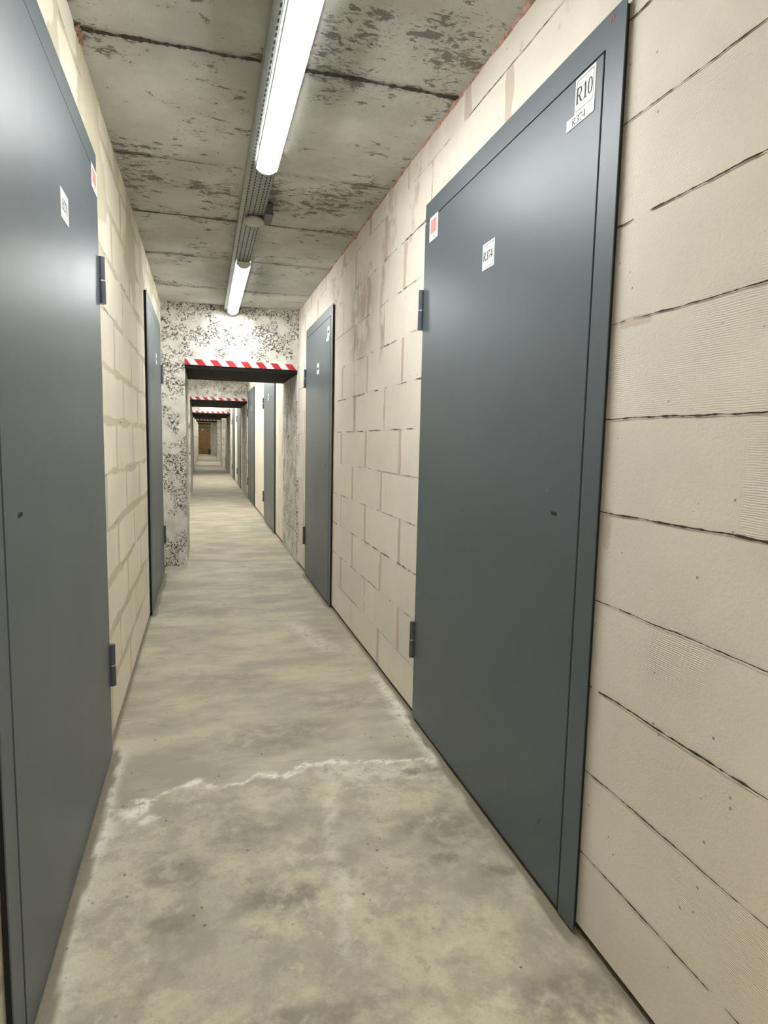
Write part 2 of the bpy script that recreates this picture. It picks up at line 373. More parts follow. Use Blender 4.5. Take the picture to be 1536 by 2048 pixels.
# ------------------------------------------------------------------ block walls
def wall_attr(side):
    def f(u, v):
        row = np.floor(v / 0.2); base = np.where(row % 2 == 1, 0.03, 0.34) + (0.0 if side > 0 else 0.11)
        jit = (_h(row.astype(np.int64), row.astype(np.int64) * 0, 4) - 0.5) * 0.06
        uu = (u - 2.62 - base - jit) / 0.62; bi = np.floor(uu + 0.5)
        du = np.abs((uu - np.round(uu)) * 0.62); dv = np.abs(v - np.round(v / 0.2) * 0.2)
        cell = _h((np.floor(uu) + 50).astype(np.int64), row.astype(np.int64), 9); cj = _h((bi + 50).astype(np.int64), row.astype(np.int64), 19)
        if side > 0:
            wdu = np.abs(du + (vnoise(u * 30, v * 14, 33) - 0.5) * 0.014); vw = 0.012 + 0.022 * cj; mo = smooth(vw * 1.2, vw * 0.5, wdu) * (0.55 + 0.4 * cj)
            hw = 0.004; mh = smooth(hw * 2.5, hw, dv) * 0.45 * smooth(0.35, 0.6, vnoise(u * 4, v * 5, 3))
            near = u < 1.2
            mo = np.where(near, np.maximum(0.8 * smooth(0.02, 0.008, np.hypot((u - 1.160) * 0.9, np.maximum(np.abs(v - 0.965) - 0.035, 0))), 0.75 * smooth(0.016, 0.006, np.hypot(np.maximum(np.abs(u - 1.11) - 0.035, 0) * .6, v - 1.392))), mo); mh = np.where(near, mh * 0.5, mh)
            # plaster drips and smears near the ceiling
            up = smooth(1.7, 2.05, v) * (u > 1.25) * (u < 5.9)
            mo = np.maximum(mo, up * 0.48 * smooth(0.4, 0.7, fbm(u * 7, v * 5, 71)))
        else:
            du = np.abs(du + (vnoise(u * 22, v * 10, 34) - 0.5) * 0.02); dv = np.abs(dv + (vnoise(u * 7, v * 20, 35) - 0.5) * 0.02); vw = 0.014 + 0.02 * cj; mo = smooth(vw * 1.8, vw * 0.4, du) * 0.68
            hw = 0.010 + 0.016 * vnoise(u * 3, row, 15); mh = smooth(hw * 1.8, hw * 0.4, dv) * 0.72
            up = smooth(1.5, 2.0, v); mo = np.maximum(mo, up * 0.65 * smooth(0.4, 0.7, vnoise(u * 5, v * 3, 72)))
        st = np.zeros_like(u)
        if side > 0:
            du_ = (u - 3.45) / 0.34; dz = (v - 1.83) / 0.30
            st = smooth(1.15, 0.35, np.hypot(du_, dz) + 0.5 * (fbm(u * 8, v * 4, 44) - 0.5))
            st = np.maximum(st, 0.9 * smooth(0.05, 0.012, np.abs(u - 3.03 + 0.02 * np.sin(v * 20))) * smooth(1.5, 1.6, v) * smooth(2.2, 1.9, v))
            st = np.maximum(st, 0.7 * smooth(0.03, 0.008, np.abs(u - 3.58)) * smooth(1.18, 1.3, v) * smooth(1.7, 1.5, v))
        st = np.maximum(st, 0.35 * smooth(2.12, 2.3, v) * smooth(0.3, 0.6, vnoise(u * 3, v, 5)))
        return dict(mortar=np.maximum(mo, mh), tone=cell, ridge=(cell > 0.45) * smooth(0.1, 0.9, vnoise(u * 3, v * 9, 61) + 0.3), stain=st)
    return f

def block_wall(name, side, ya, yb, mat, label, du=0.012, joints=True, xo=0.0, dens=0.45, jw=0.0026, vert=False):
    P0 = PR if side > 0 else PL
    P = lambda u, v, w=0.0: P0(u, v, w - xo)
    U = np.linspace(ya, yb, max(2, int((yb - ya) / du))); V = np.linspace(0.017, ZC, max(2, int(ZC / du)))
    def pos(u, v):
        wv = (fbm(u * 4, v * 4, 90 + side) - 0.5) * 0.003
        return P(u, v, wv)
    ex = MB()
    a = P(ya, 0, -0.008); b = P(yb, ZC, -0.15); ex.box(a, b, 'mortar')
    if joints:
        for i in range(1, 12):
            z = i * 0.2
            crack(ex, P, (ya, z), (yb, z), jw * (0.7 + 0.6 * random.random()), 'crack', i * 7 + side, gap=dens, off=0.0022, wob=0.0016)
    return tag(grid_mesh(name, U, V, pos, mat, wall_attr(side), ex), label, 'wall', kind='structure')

block_wall('wall_right_near', 1, Y0, 1.30, 'near', 'pale smooth aerated-block wall nearest the viewer on the right', joints=True, dens=0.27, jw=0.0026)
block_wall('wall_right_middle', 1, 1.30, 5.86, 'right', 'block wall with brown mortar streaks between the two nearest right-hand doors', dens=0.50, jw=0.0022)
block_wall('wall_left_near', -1, Y0, 5.86, 'left', 'yellowish block wall with wide smeared mortar on the left side', dens=0.62, jw=0.002)
block_wall('wall_right_far', 1, 6.85, YE, 'right', 'block wall on the right side beyond the first concrete doorway', du=0.06, joints=False)
block_wall('wall_left_second_bay', -1, 6.85, 12.55, 'left', 'block wall on the left side in the second bay', du=0.06, joints=False)
block_wall('wall_left_far', -1, 14.75, YE, 'left', 'block wall on the left side in the far bays', du=0.08, joints=False, xo=-0.42 if False else 0.0)

# ------------------------------------------------------------------ ceiling
SE = [(2.106, 0.014, 0.18), (2.912, 0.004, 0.58), (3.598, 0.007, 0.2), (4.348, 0.0045, 0.3), (0.9, 0.006, 0.4), (5.2, 0.003, 0.6)]
def ce_attr(x, y):
    p = np.zeros_like(x); s = np.zeros_like(x)
    for yy, wd, g in SE:
        p = np.maximum(p, np.exp(-np.abs(y - yy) / 0.09)); s = np.maximum(s, 0.6 * np.exp(-np.abs(y - yy) / 0.012))
    p = np.maximum(p, 0.9 * np.exp(-((y - 3.15) / 0.28) ** 2)); p = np.maximum(p, 0.7 * np.exp(-((y - 1.75) / 0.3) ** 2 - ((x - 0.65) / 0.3) ** 2))
    return dict(pits=p, seam=s)
ex = MB(); ex.box((-1.0, Y0, ZC + 0.02), (1.0, YE + 0.2, ZC + 0.2), 'mortar')
PC = lambda u, v, w=0.0: (u, v, ZC - w)
for i, (yy, wd, g) in enumerate(SE):
    tilt = 0.0
    crack(ex, PC, (XL, yy), (XR, yy + tilt), wd, 'seam', 60 + i, gap=g, off=0.0025, wob=0.004)
xc = np.concatenate([[-1.0], np.arange(-0.36, 0.87, 0.02), [1.0]]); yc = np.concatenate([np.arange(Y0, 0.8, 0.1), np.arange(0.8, 6, 0.02), np.arange(6, YE + 0.3, 0.3)])
ceil = grid_mesh('ceiling', xc, yc, lambda x, y: (x, y, ZC + (fbm(x * 3, y * 3, 77) - 0.5) * 0.004), 'ceil', ce_attr, ex)
tag(ceil, 'rough grey concrete ceiling with dark pits and cross joints', 'ceiling', kind='structure')

# reddish sealant bead along the right wall-ceiling joint
fm = MB(); yy = 0.9; rnd = random.Random(3); prev = None
while yy < 4.9:
    r = 0.004 + 0.007 * vnoise(yy * 20, 0, 2) ** 1.5 + (0.010 if abs(yy - 2.12) < 0.05 or abs(yy - 3.6) < 0.04 else 0) * vnoise(yy * 60, 1, 4)
    if 2.6 < yy < 2.72 or yy > 4.5: r *= 0.55
    ring = [(XR + 0.002 - r * 1.1 * math.cos(a), yy, ZC + 0.002 - r * 1.3 * math.sin(a)) for a in np.linspace(0, math.pi / 2, 5)]
    if prev:
        for j in range(4): fm.face([prev[j], prev[j + 1], ring[j + 1], ring[j]], 'foam')
    prev = ring; yy += 0.012
tag(fm.build('trim_1', smoothed=True), 'thin reddish sealant bead along the right edge of the ceiling', 'sealant', kind='structure')
fm = MB()
for k in range(7):
    a = rnd.random(); yb = 2.09 + 0.08 * rnd.random(); r = 0.005 + 0.006 * a
    bm_c = (XL + 0.002 + 0.01 * rnd.random(), yb, ZC - 0.004 - 0.012 * rnd.random())
    fm.cyl((bm_c[0], bm_c[1], bm_c[2]), r, r * 1.2, 'foam', n=8, r2=r * 0.5)
tag(fm.build('trim_2', smoothed=True), 'reddish sealant lump at the left end of the nearest ceiling joint', 'sealant', kind='structure')

# end wall, and an unseen back wall added to hold the light
eb = MB(); eb.box((-1.0, Y0 - 0.15, -0.15), (1.0, Y0, ZC + 0.2), 'near')
tag(eb.build('wall_back'), 'unseen block wall added behind the viewer to hold the light in', 'wall', kind='structure')
eb = MB(); eb.box((-1.2, YE, -0.15), (1.0, YE + 0.2, ZC + 0.2), 'green')
tag(eb.build('wall_end'), 'dull green wall at the far end of the corridor', 'wall', kind='structure')

# ------------------------------------------------------------------ concrete doorways with lintel and hazard tape
def patch(mb, o, du, dv, nu, nv, n, amp, seed, k='portal', lock=True, sc=14):
    o, du, dv, n = map(np.array, (o, du, dv, n)); i0 = len(mb.v); Lu = np.linalg.norm(du); Lv = np.linalg.norm(dv)
    a, b = np.meshgrid(np.linspace(0, 1, nu + 1), np.linspace(0, 1, nv + 1), indexing='ij')
    h = (fbm(a * Lu * sc, b * Lv * sc, seed, 5) - 0.5) * 2 * amp
    if lock: h = h * smooth(0, 0.03 / Lu, a) * smooth(0, 0.03 / Lu, 1 - a)
    co = o + a[..., None] * du + b[..., None] * dv + h[..., None] * n
    mb.v += [tuple(p) for p in co.reshape(-1, 3)]
    for i in range(nu):
        for j in range(nv):
            q = i0 + i * (nv + 1) + j; mb.f.append((q, q + nv + 1, q + nv + 2, q + 1)); mb.mi.append(mb.mat(k))

def portal(idx, y0, y1, zt, xa, xb, wl, wr, label, detail):
    """opening xa..xb, top zt (bottom of tape), walls at wl / wr"""
    root = empty('concrete_doorway', ((xa + xb) / 2, y0, 0)); tag(root, label, 'doorway', kind='structure')
    mb = MB(); s = detail; D = y1 - y0; n = lambda L, st=0.02: max(1, int(L / st * s))
    F = (0, -1, 0)
    e = 0.006
    patch(mb, (wl - .03, y0, 0), (xa - wl + .03, 0, 0), (0, 0, zt + 0.05), n(xa - wl), n(zt), F, 0.010 * min(1, s), idx * 5)          # left pier face
    patch(mb, (wl - .03, y0, zt + 0.0), (wr - wl + .06, 0, 0), (0, 0, ZC - zt + 0.01), n(wr - wl), n(ZC - zt), F, 0.009 * min(1, s), idx * 5 + 1)  # header face
    if wr - xb > 0.002:
        patch(mb, (xb, y0, 0), (wr + .03 - xb, 0, 0), (0, 0, zt), max(2, n(wr - xb)), n(zt), F, 0.006 * min(1, s), idx * 5 + 2)
    patch(mb, (xa, y0, 0), (0, D, 0), (0, 0, zt), n(D), n(zt), (1, 0, 0), 0.007 * min(1, s), idx * 5 + 3)       # left reveal
    patch(mb, (xb, y0, 0), (0, D, 0), (0, 0, zt), n(D), n(zt), (-1, 0, 0), 0.006 * min(1, s), idx * 5 + 4)      # right reveal
    mb.box((wl - .03, y0 + .03, 0), (xa - .012, y1, zt), 'portal'); mb.box((wl - .03, y0 + .03, zt), (wr + .03, y1, ZC), 'portal'); mb.box((xb + .010, y0 + .03, 0), (wr + .03, y1, zt), 'portal')
    me = mb.build('wall_section', root, smoothed=True, origin=((xa + xb) / 2, y0, 0))
    m2 = me.data; at = m2.attributes.new('pits', 'FLOAT', 'POINT'); d = np.empty(len(m2.vertices) * 3, np.float32); m2.vertices.foreach_get('co', d); zz = d.reshape(-1, 3)[:, 2]; xx = d.reshape(-1, 3)[:, 0] + (xa + xb) / 2
    pv = 0.55 * np.exp(-((zz - ZC) / 0.07) ** 2) * 1.6 + 0.55 * np.exp(-((zz - (zt + 0.26)) / 0.09) ** 2) + 0.5 * (xx < xa + 0.01) * (zz < zt) * (0.5 + 0.5 * np.cos(zz * 7)) + 0.25 * (np.abs(xx - xb) < .02) * (zz < zt)
    at.data.foreach_set('value', (pv if detail > .5 else pv * 0.6).astype(np.float32))
    lb = MB(); lb.box((xa, y0 - 0.004, zt - 0.034), (xb, y0 + 0.012, zt + 0.001), 'lintel'); lb.box((xa, y0 + 0.010, zt - 0.034), (xb, y1 - 0.02, zt - 0.018), 'lintel')
    tag(lb.build('lintel', root, bevel=0.0015 if detail > .5 else 0, origin=((xa + xb) / 2, y0, zt - .034)), 'black steel lintel under the hazard tape')
    tb = MB(); wdt = xb - xa; per = wdt / 7.45; h = 0.05; sl = 0.040
    yf = y0 - 0.011
    tb.box((xa, yf + 0.001, zt), (xb, y0 + 0.006, zt + h), 'white')
    k = -1
    while True:
        x0 = xa - 0.055 + k * per; x1 = x0 + per * 0.5
        if x0 > xb: break
        top = [x0, x1]; bot = [x1 + sl, x0 + sl]
        poly = [(top[0], zt + h), (top[1], zt + h), (bot[0], zt), (bot[1], zt)]
        for (lim, sg) in ((xa, 1), (xb, -1)):            # clip
            res = []
            for i in range(len(poly)):
                p, q = poly[i], poly[(i + 1) % len(poly)]; ip = (p[0] - lim) * sg >= 0; iq = (q[0] - lim) * sg >= 0
                if ip: res.append(p)
                if ip != iq:
                    t = (lim - p[0]) / (q[0] - p[0]); res.append((lim, p[1] + t * (q[1] - p[1])))
            poly = res
            if not poly: break
        if len(poly) > 2: tb.face([(p[0], yf, p[1]) for p in poly], 'red')
        k += 1
    tag(tb.build('hazard_tape', root, origin=((xa + xb) / 2, y0, zt)), 'red and white diagonally striped tape')
    return root
portal(1, 5.813, 6.86, 1.776, -0.148, 0.829, XL, XR, 'nearest pitted concrete doorway, largest red-and-white striped lintel', 1.0)
portal(2, 12.55, 14.75, 1.875, -0.235, 0.822, XL, XR, 'second concrete doorway from the viewer, seen through the nearest one', 0.5)
portal(3, 20.4, 24.1, 1.94, -0.335, 0.822, XL - .1, XR, 'third concrete doorway along the corridor, with a deep lintel', 0.2)
portal(4, 26.4, 28.6, 2.0, -0.40, 0.72, XL - .2, XR, 'fourth concrete doorway, its right pier standing out from the wall', 0.2)
portal(5, 34.0, 36.0, 2.08, -0.50, 0.70, XL - .3, XR, 'fifth concrete doorway, small in the distance', 0.2)
portal(6, 44.0, 45.0, 2.15, -0.60, 0.50, XL - .4, XR, 'farthest concrete doorway just before the green end wall', 0.2)

# ------------------------------------------------------------------ lettering
SERIF = {
    'R': [[(.12, 0, .16), (.12, 1, .16)], [(.12, .96, .07), (.5, .96, .08), (.68, .86, .13), (.70, .72, .17), (.62, .57, .12), (.45, .49, .07), (.12, .49, .07)], [(.38, .5, .13), (.62, .12, .17), (.78, .03, .08)],
          [(-.02, .02, .05), (.28, .02, .05)], [(-.02, .98, .05), (.2, .98, .05)], [(.66, .02, .05), (.88, .02, .05)]],
    '1': [[(.35, 0, .17), (.35, 1, .17)], [(.08, .80, .05), (.35, .97, .10)], [(.10, .02, .05), (.62, .02, .05)]],
    '0': [[(.35, 1, .05), (.14, .85, .12), (.07, .5, .17), (.14, .15, .12), (.35, 0, .05), (.56, .15, .12), (.63, .5, .17), (.56, .85, .12), (.35, 1, .05)]],
    '3': [[(.08, .78, .10), (.18, .94, .08), (.38, .98, .07), (.56, .86, .14), (.54, .68, .14), (.28, .53, .06)], [(.28, .53, .06), (.54, .44, .12), (.62, .27, .17), (.50, .07, .12), (.28, .0, .07), (.08, .06, .12)]],
    '7': [[(.05, .93, .13), (.66, .93, .13)], [(.06, .95, .06), (.05, .78, .05)], [(.64, .92, .06), (.30, .0, .13)]],
    '4': [[(.48, 0, .16), (.48, 1, .16)], [(.46, .98, .06), (.03, .32, .06)], [(.02, .30, .11), (.70, .30, .11)]],
}
ADV = {'R': .95, '1': .72, '0': .80, '3': .76, '7': .76, '4': .80}
def glyphs(mb, text, cx, cz, height, P, k='ink', sx=1.0, thin=1.0, off=0.003):
    tot = sum(ADV[c] for c in text) * height * sx; x = -tot / 2; oo = off
    for ch in text:
        for st in SERIF[ch]:
            for (a, b) in zip(st[:-1], st[1:]):
                ax, ay, aw = a; bx_, by_, bw = b; aw *= thin; bw *= thin
                dx, dy = bx_ - ax, by_ - ay; L = math.hypot(dx, dy) or 1; nx, ny = -dy / L, dx / L
                ex_ = 0.015
                q = [(ax + nx * aw / 2, ay + ny * aw / 2), (ax - nx * aw / 2, ay - ny * aw / 2), (bx_ - nx * bw / 2 + dx / L * ex_, by_ - ny * bw / 2 + dy / L * ex_), (bx_ + nx * bw / 2 + dx / L * ex_, by_ + ny * bw / 2 + dy / L * ex_)]
                mb.face([P(cx, x + p[0] * height * sx, cz - height / 2 + p[1] * height, oo) for p in q], k); oo += 0.00001
        x += ADV[ch] * height * sx

# ------------------------------------------------------------------ steel storage doors
def steel_door(name, side, y0, y1, label, signs, hi=True, zt=2.042):
    X = XR if side > 0 else XL; sg = -1 if side > 0 else 1
    P = lambda u, z, w_=0.0: (X + sg * w_, u, z)
    O = (X, (y0 + y1) / 2, 0)
    root = empty(name, O); tag(root, label, 'door', kind='structure')
    def bx(mb, u0, u1, z0, z1, w0, w1, k): mb.box(P(u0, z0, w0), P(u1, z1, w1), k)
    fr = 0.064; g = 0.0045; T = 0.0155
    f = MB(); bx(f, y0, y0 + fr, 0.002, zt, T - 0.0025, T, 'door'); bx(f, y0 + fr, y1, zt - 0.066, zt, T - 0.0025, T, 'door')
    f.build('frame', root, origin=O)
    c = MB(); bx(c, y0 + 0.009, y1 - 0.006, 0.004, zt - 0.008, 0.001, T - 0.0045, 'door_gap_shade'); c.build('frame_core', root, origin=O)  # core coloured black for the shade behind the frame plate
    l = MB(); bx(l, y0 + fr + g, y1, 0.012, zt - 0.066 - g, T - 0.0035, T + 0.0012, 'door')
    leaf = l.build('leaf', root, origin=O, bevel=0.0008 if hi else 0)
    # hinges: two barrels stacked around a pin, with a bright washer between
    for za, zb in ((0.262, 0.412), (1.578, 1.728)):
        zm = (za + zb) / 2; yc = y1 + 0.006; r = 0.0115
        h = MB(); n = 24 if hi else 10
        h.cyl(P(yc, za, T + 0.008), r, zm - za - 0.003, 'hinge', n=n); h.cyl(P(yc - 0.0015, zm + 0.002, T + 0.0075), r * 0.97, zb - zm - 0.002, 'hinge', n=n)
        bx(h, yc - 0.010, yc, za + 0.004, zm - 0.006, T - 0.001, T + 0.009, 'hinge'); bx(h, yc - 0.012, yc, zm + 0.006, zb - 0.004, T, T + 0.008, 'hinge')
        ho = h.build('hinge', root, origin=P(yc, za, T), smoothed=True)
        if hi:
            wm = MB(); wm.cyl(P(yc, zm - 0.004, T + 0.008), r * 0.93, 0.007, 'washer', n=n); tag(wm.build('washer', ho, origin=P(yc, zm, T), smoothed=True), 'bright metal washer')
    kh = MB(); ky = y0 + 0.172; kz = 0.976
    if side < 0: ky = y0 + 0.165; kz = 0.994
    pts = []
    for i in range(20):
        a = 2 * math.pi * i / 20; sx_ = 0.0095 if math.cos(a) > 0 else -0.0095
        uu = sx_ + 0.0038 * math.cos(a); vv = 0.0042 * math.sin(a); pts.append(P(ky + uu, kz + vv + uu * 0.05, T + 0.0018))
    kh.face(pts, 'door_gap_shade'); kh.build('keyhole', root, origin=O)
    rd = -1 if side > 0 else 1                                       # reading direction along y
    for s in signs:
        kind, cy, cz, wd, ht, txt = s; w0 = T + 0.0014
        b = MB(); bx(b, cy - wd / 2, cy + wd / 2, cz - ht / 2, cz + ht / 2, w0 + (0.0006 if kind == 'tape' else 0), w0 + (0.0014 if kind == 'tape' else 0.0009), 'pale' if kind == 'tape' else 'paper')
        nm = {'sign': 'number_sign', 'tape': 'number_label', 'sticker': 'sticker'}[kind]
        so = b.build(nm, root, origin=P(cy, cz, w0)); 
        wl = w0 + (0.0022 if kind == 'tape' else 0.0016)
        tag(so, {'sign': 'white number sign with thin border', 'tape': 'pale label strip', 'sticker': 'white sticker with faded red print'}[kind] + ((' reading ' + txt) if txt else ''))
        t = MB()
        if kind == 'sign':
            mth = 0.0009; i_ = 0.0055
            for (u0, u1, z0, z1) in ((-wd / 2 + i_, wd / 2 - i_, ht / 2 - i_ - mth, ht / 2 - i_), (-wd / 2 + i_, wd / 2 - i_, -ht / 2 + i_, -ht / 2 + i_ + mth), (-wd / 2 + i_, -wd / 2 + i_ + mth, -ht / 2 + i_, ht / 2 - i_), (wd / 2 - i_ - mth, wd / 2 - i_, -ht / 2 + i_, ht / 2 - i_)):
                t.face([P(cy + u0, cz + z0, wl), P(cy + u1, cz + z0, wl), P(cy + u1, cz + z1, wl), P(cy + u0, cz + z1, wl)], 'ink')
        if txt:
            Pg = lambda cx, dx, zz, o_: P(cx + rd * dx, zz, wl + o_ * 0.05)
            if kind == 'tape': glyphs(t, txt, cy + 0.003, cz - 0.001, 0.0165, Pg, sx=1.0, thin=0.8)
            elif len(txt) == 3: glyphs(t, txt, cy, cz, 0.034, Pg, sx=0.76)
            else: glyphs(t, txt, cy, cz, 0.0255, Pg, sx=0.76, thin=1.1)
        elif kind == 'sign':
            t.face([P(cy - wd * .32, cz - 0.009, wl), P(cy + wd * .32, cz - 0.009, wl), P(cy + wd * .32, cz + 0.008, wl), P(cy - wd * .32, cz + 0.008, wl)], 'ink')
        if kind == 'sticker':
            e_ = wd * 0.16
            for (u0, u1, z0, z1) in ((-wd / 2 + e_, wd / 2 - e_, -ht * .22, ht * .36), (-wd * .12, wd * .05, -ht * .42, -ht * .34)):
                t.face([P(cy + u0, cz + z0, wl), P(cy + u1, cz + z0, wl), P(cy + u1, cz + z1, wl), P(cy + u0, cz + z1, wl)], 'paleink')
            t.build('print', so, origin=P(cy, cz, wl))
        elif t.f: t.build('lettering', so, origin=P(cy, cz, wl))
    return root, P, T

d1, P1, T1 = steel_door('door_1', 1, 1.180, 2.368, 'large grey steel door at right, signed R10 and R374',
    [('sign', 1.312, 1.929, 0.077, 0.076, 'R10'), ('tape', 1.327, 1.880, 0.108, 0.025, 'R374'), ('sign', 1.787, 1.704, 0.081, 0.077, 'R374'), ('sticker', 2.272, 1.932, 0.086, 0.086, '')])
# scuffs and tiny inspection marks on the nearest right door
sb = MB(); rnd = random.Random(5)
for (cy, cz, ww, hh, sk) in ((1.545, 0.155, 0.014, 0.034, 0.2), (1.36, 0.155, 0.012, 0.036, 0.45), (1.385, 1.030, 0.030, 0.007, -0.1)):
    pts = []
    for q in range(22):
        a = 2 * math.pi * q / 22; rr = 0.75 + 0.5 * rnd.random(); pts.append((cy + ww * math.cos(a) * rr * 0.6 - sk * hh * math.sin(a), cz + hh * math.sin(a) * rr))
    sb.face([P1(p[0], p[1], T1 + 0.00135) for p in pts], 'scuff')
tag(sb.build('scuff_marks', d1, origin=(XR, (1.180 + 2.368) / 2, 0)), 'pale scuff marks')
mk = MB(); ink2 = 'redink'
for cy in (1.231, 1.222):
    z0 = 2.024
    for q in ([(0.003, .007), (0.0, -.001), (-.003, -.001)], [(-.002, .008), (-.002, -.007)]):
        for a, b in zip(q[:-1], q[1:]):
            mk.face([P1(cy + a[0] - .0007, z0 + a[1], T1 + .0008), P1(cy + a[0] + .0007, z0 + a[1] - .0006, T1 + .0008), P1(cy + b[0] + .0007, z0 + b[1] - .0006, T1 + .0008), P1(cy + b[0] - .0007, z0 + b[1], T1 + .0008)], ink2)
tag(mk.build('painted_mark', d1, origin=(XR, (1.180 + 2.368) / 2, 0)), 'tiny reddish marks in the frame corner')

steel_door('door_2', -1, 1.115, 2.318, 'large grey steel door at left edge, signed R371',
    [('sign', 1.778, 1.700, 0.092, 0.070, 'R371'), ('sticker', 2.258, 1.945, 0.10, 0.072, '')])
steel_door('door_3', 1, 4.165, 5.275, 'grey steel door on the right just before the nearest concrete doorway',
    [('sign', 4.300, 1.880, 0.08, 0.070, ''), ('tape', 4.325, 1.833, 0.10, 0.025, ''), ('sign', 4.70, 1.674, 0.088, 0.078, '')])
steel_door('door_4', -1, 4.19, 5.478, 'narrow-looking grey steel door on the left before the nearest concrete doorway',
    [('sign', 4.94, 1.71, 0.09, 0.078, '')])
steel_door('door_5', 1, 7.70, 9.08, 'first grey door on the right beyond the nearest concrete doorway', [('sign', 8.42, 1.70, 0.09, 0.09, '')], False)
steel_door('door_6', 1, 10.92, 12.40, 'grey door on the right just before the second concrete doorway', [('sign', 11.5, 1.70, 0.09, 0.09, '')], False)
steel_door('door_7', 1, 15.0, 16.4, 'grey door on the right just past the second concrete doorway', [], False)
steel_door('door_8', 1, 17.95, 19.2, 'grey door on the right just before the third concrete doorway', [], False)
steel_door('door_9', 1, 24.2, 25.25, 'grey door on the right just past the third concrete doorway', [], False)
steel_door('door_10', 1, 29.6, 31.0, 'grey door on the right between the fourth and fifth concrete doorways', [], False)
steel_door('door_11', 1, 37.2, 38.6, 'grey door on the right beyond the fifth concrete doorway', [], False)

# brown door in the end wall
O = (-0.10, YE - 0.02, 0); rt = empty('door_12', O); tag(rt, 'brown wooden door in the green wall at the far end', 'door', kind='structure')
b = MB(); b.box((-0.66, YE - 0.03, 0.0), (-0.60, YE, 1.98), 'wood'); b.box((0.40, YE - 0.03, 0.0), (0.46, YE, 1.98), 'wood'); b.box((-0.66, YE - 0.03, 1.93), (0.46, YE, 1.99), 'wood'); b.build('frame', rt, origin=O)
b = MB(); b.box((-0.59, YE - 0.035, 0.01), (0.39, YE - 0.005, 1.92), 'wood'); b.build('leaf', rt, origin=O, bevel=0.003)
b = MB(); b.box((-0.56, YE - 0.045, 0.98), (-0.53, YE - 0.035, 1.14), 'black'); b.box((-0.55, YE - 0.09, 1.05), (-0.44, YE - 0.075, 1.07), 'black'); b.cyl((-0.545, YE - 0.09, 1.06), 0.01, 0.05, 'black', axis=1, n=10); b.build('door_handle', rt, origin=O)
b = MB(); b.box((-0.14, YE - 0.038, 1.76), (0.02, YE - 0.034, 1.82), 'plastic'); b.build('number_plate', rt, origin=O)
# black bin by the end door
rt = empty('waste_bin', (0.41, YE - 0.7, 0)); tag(rt, 'small black bin standing right of the brown end door', 'bin')
b = MB(); b.cyl((0.41, YE - 0.7, 0.0), 0.08, 0.36, 'black', n=20, r2=0.10); b.build('body', rt, origin=(0.41, YE - 0.7, 0), smoothed=True)
b = MB(); b.cyl((0.41, YE - 0.7, 0.36), 0.105, 0.03, 'black', n=20, r2=0.09); b.build('lid', rt, origin=(0.41, YE - 0.7, 0.36), smoothed=True)

# ------------------------------------------------------------------ cable trays on the ceiling
def tray(y0, y1, label, hi=True):
    o = (0.243, y0, ZC); mb = MB(); za = ZC - 0.045; x0, x1 = 0.184, 0.303; D = y1 - y0
    # folded side strip (left), base plate with raised ribs, side flanges
    mb.box((x0, y0, za + 0.002), (x0 + 0.022, y1, za + 0.0045), 'tray'); mb.box((x0, y0, za), (x0 + 0.002, y1, ZC - 0.004), 'tray')
    mb.box((x0 + 0.022, y0, za + 0.004), (x1, y1, za + 0.0065), 'tray'); mb.box((x1 - 0.002, y0, za), (x1, y1, ZC - 0.004), 'tray')
    for xr_ in (0.212, 0.238, 0.262, 0.283): mb.box((xr_, y0, za + 0.0015), (xr_ + 0.0035, y1, za + 0.005), 'tray')
    if hi:
        for xr_, st in ((0.205, 0.0), (0.228, 0.02), (0.252, 0.0), (0.274, 0.02), (0.290, 0.01)):
            y = y0 + 0.01 + st
            while y < y1 - 0.03:
                if (2.75 < y < 4.5) or y < 1.2 or xr_ < 0.21: mb.box((xr_ - 0.0025, y, za + (0.0012 if xr_ < 0.21 else 0.0030)), (xr_ + 0.0025, y + 0.016, za + 0.0040), 'traydark')
                y += 0.032
    r = mb.build('cable_tray', origin=o); return tag(r, label, 'cable tray', group=None)
tray(-1.9, 5.79, 'perforated galvanised cable tray running along the ceiling above the near lamps')
tray(6.88, 12.5, 'galvanised cable tray on the ceiling in the second bay', False)

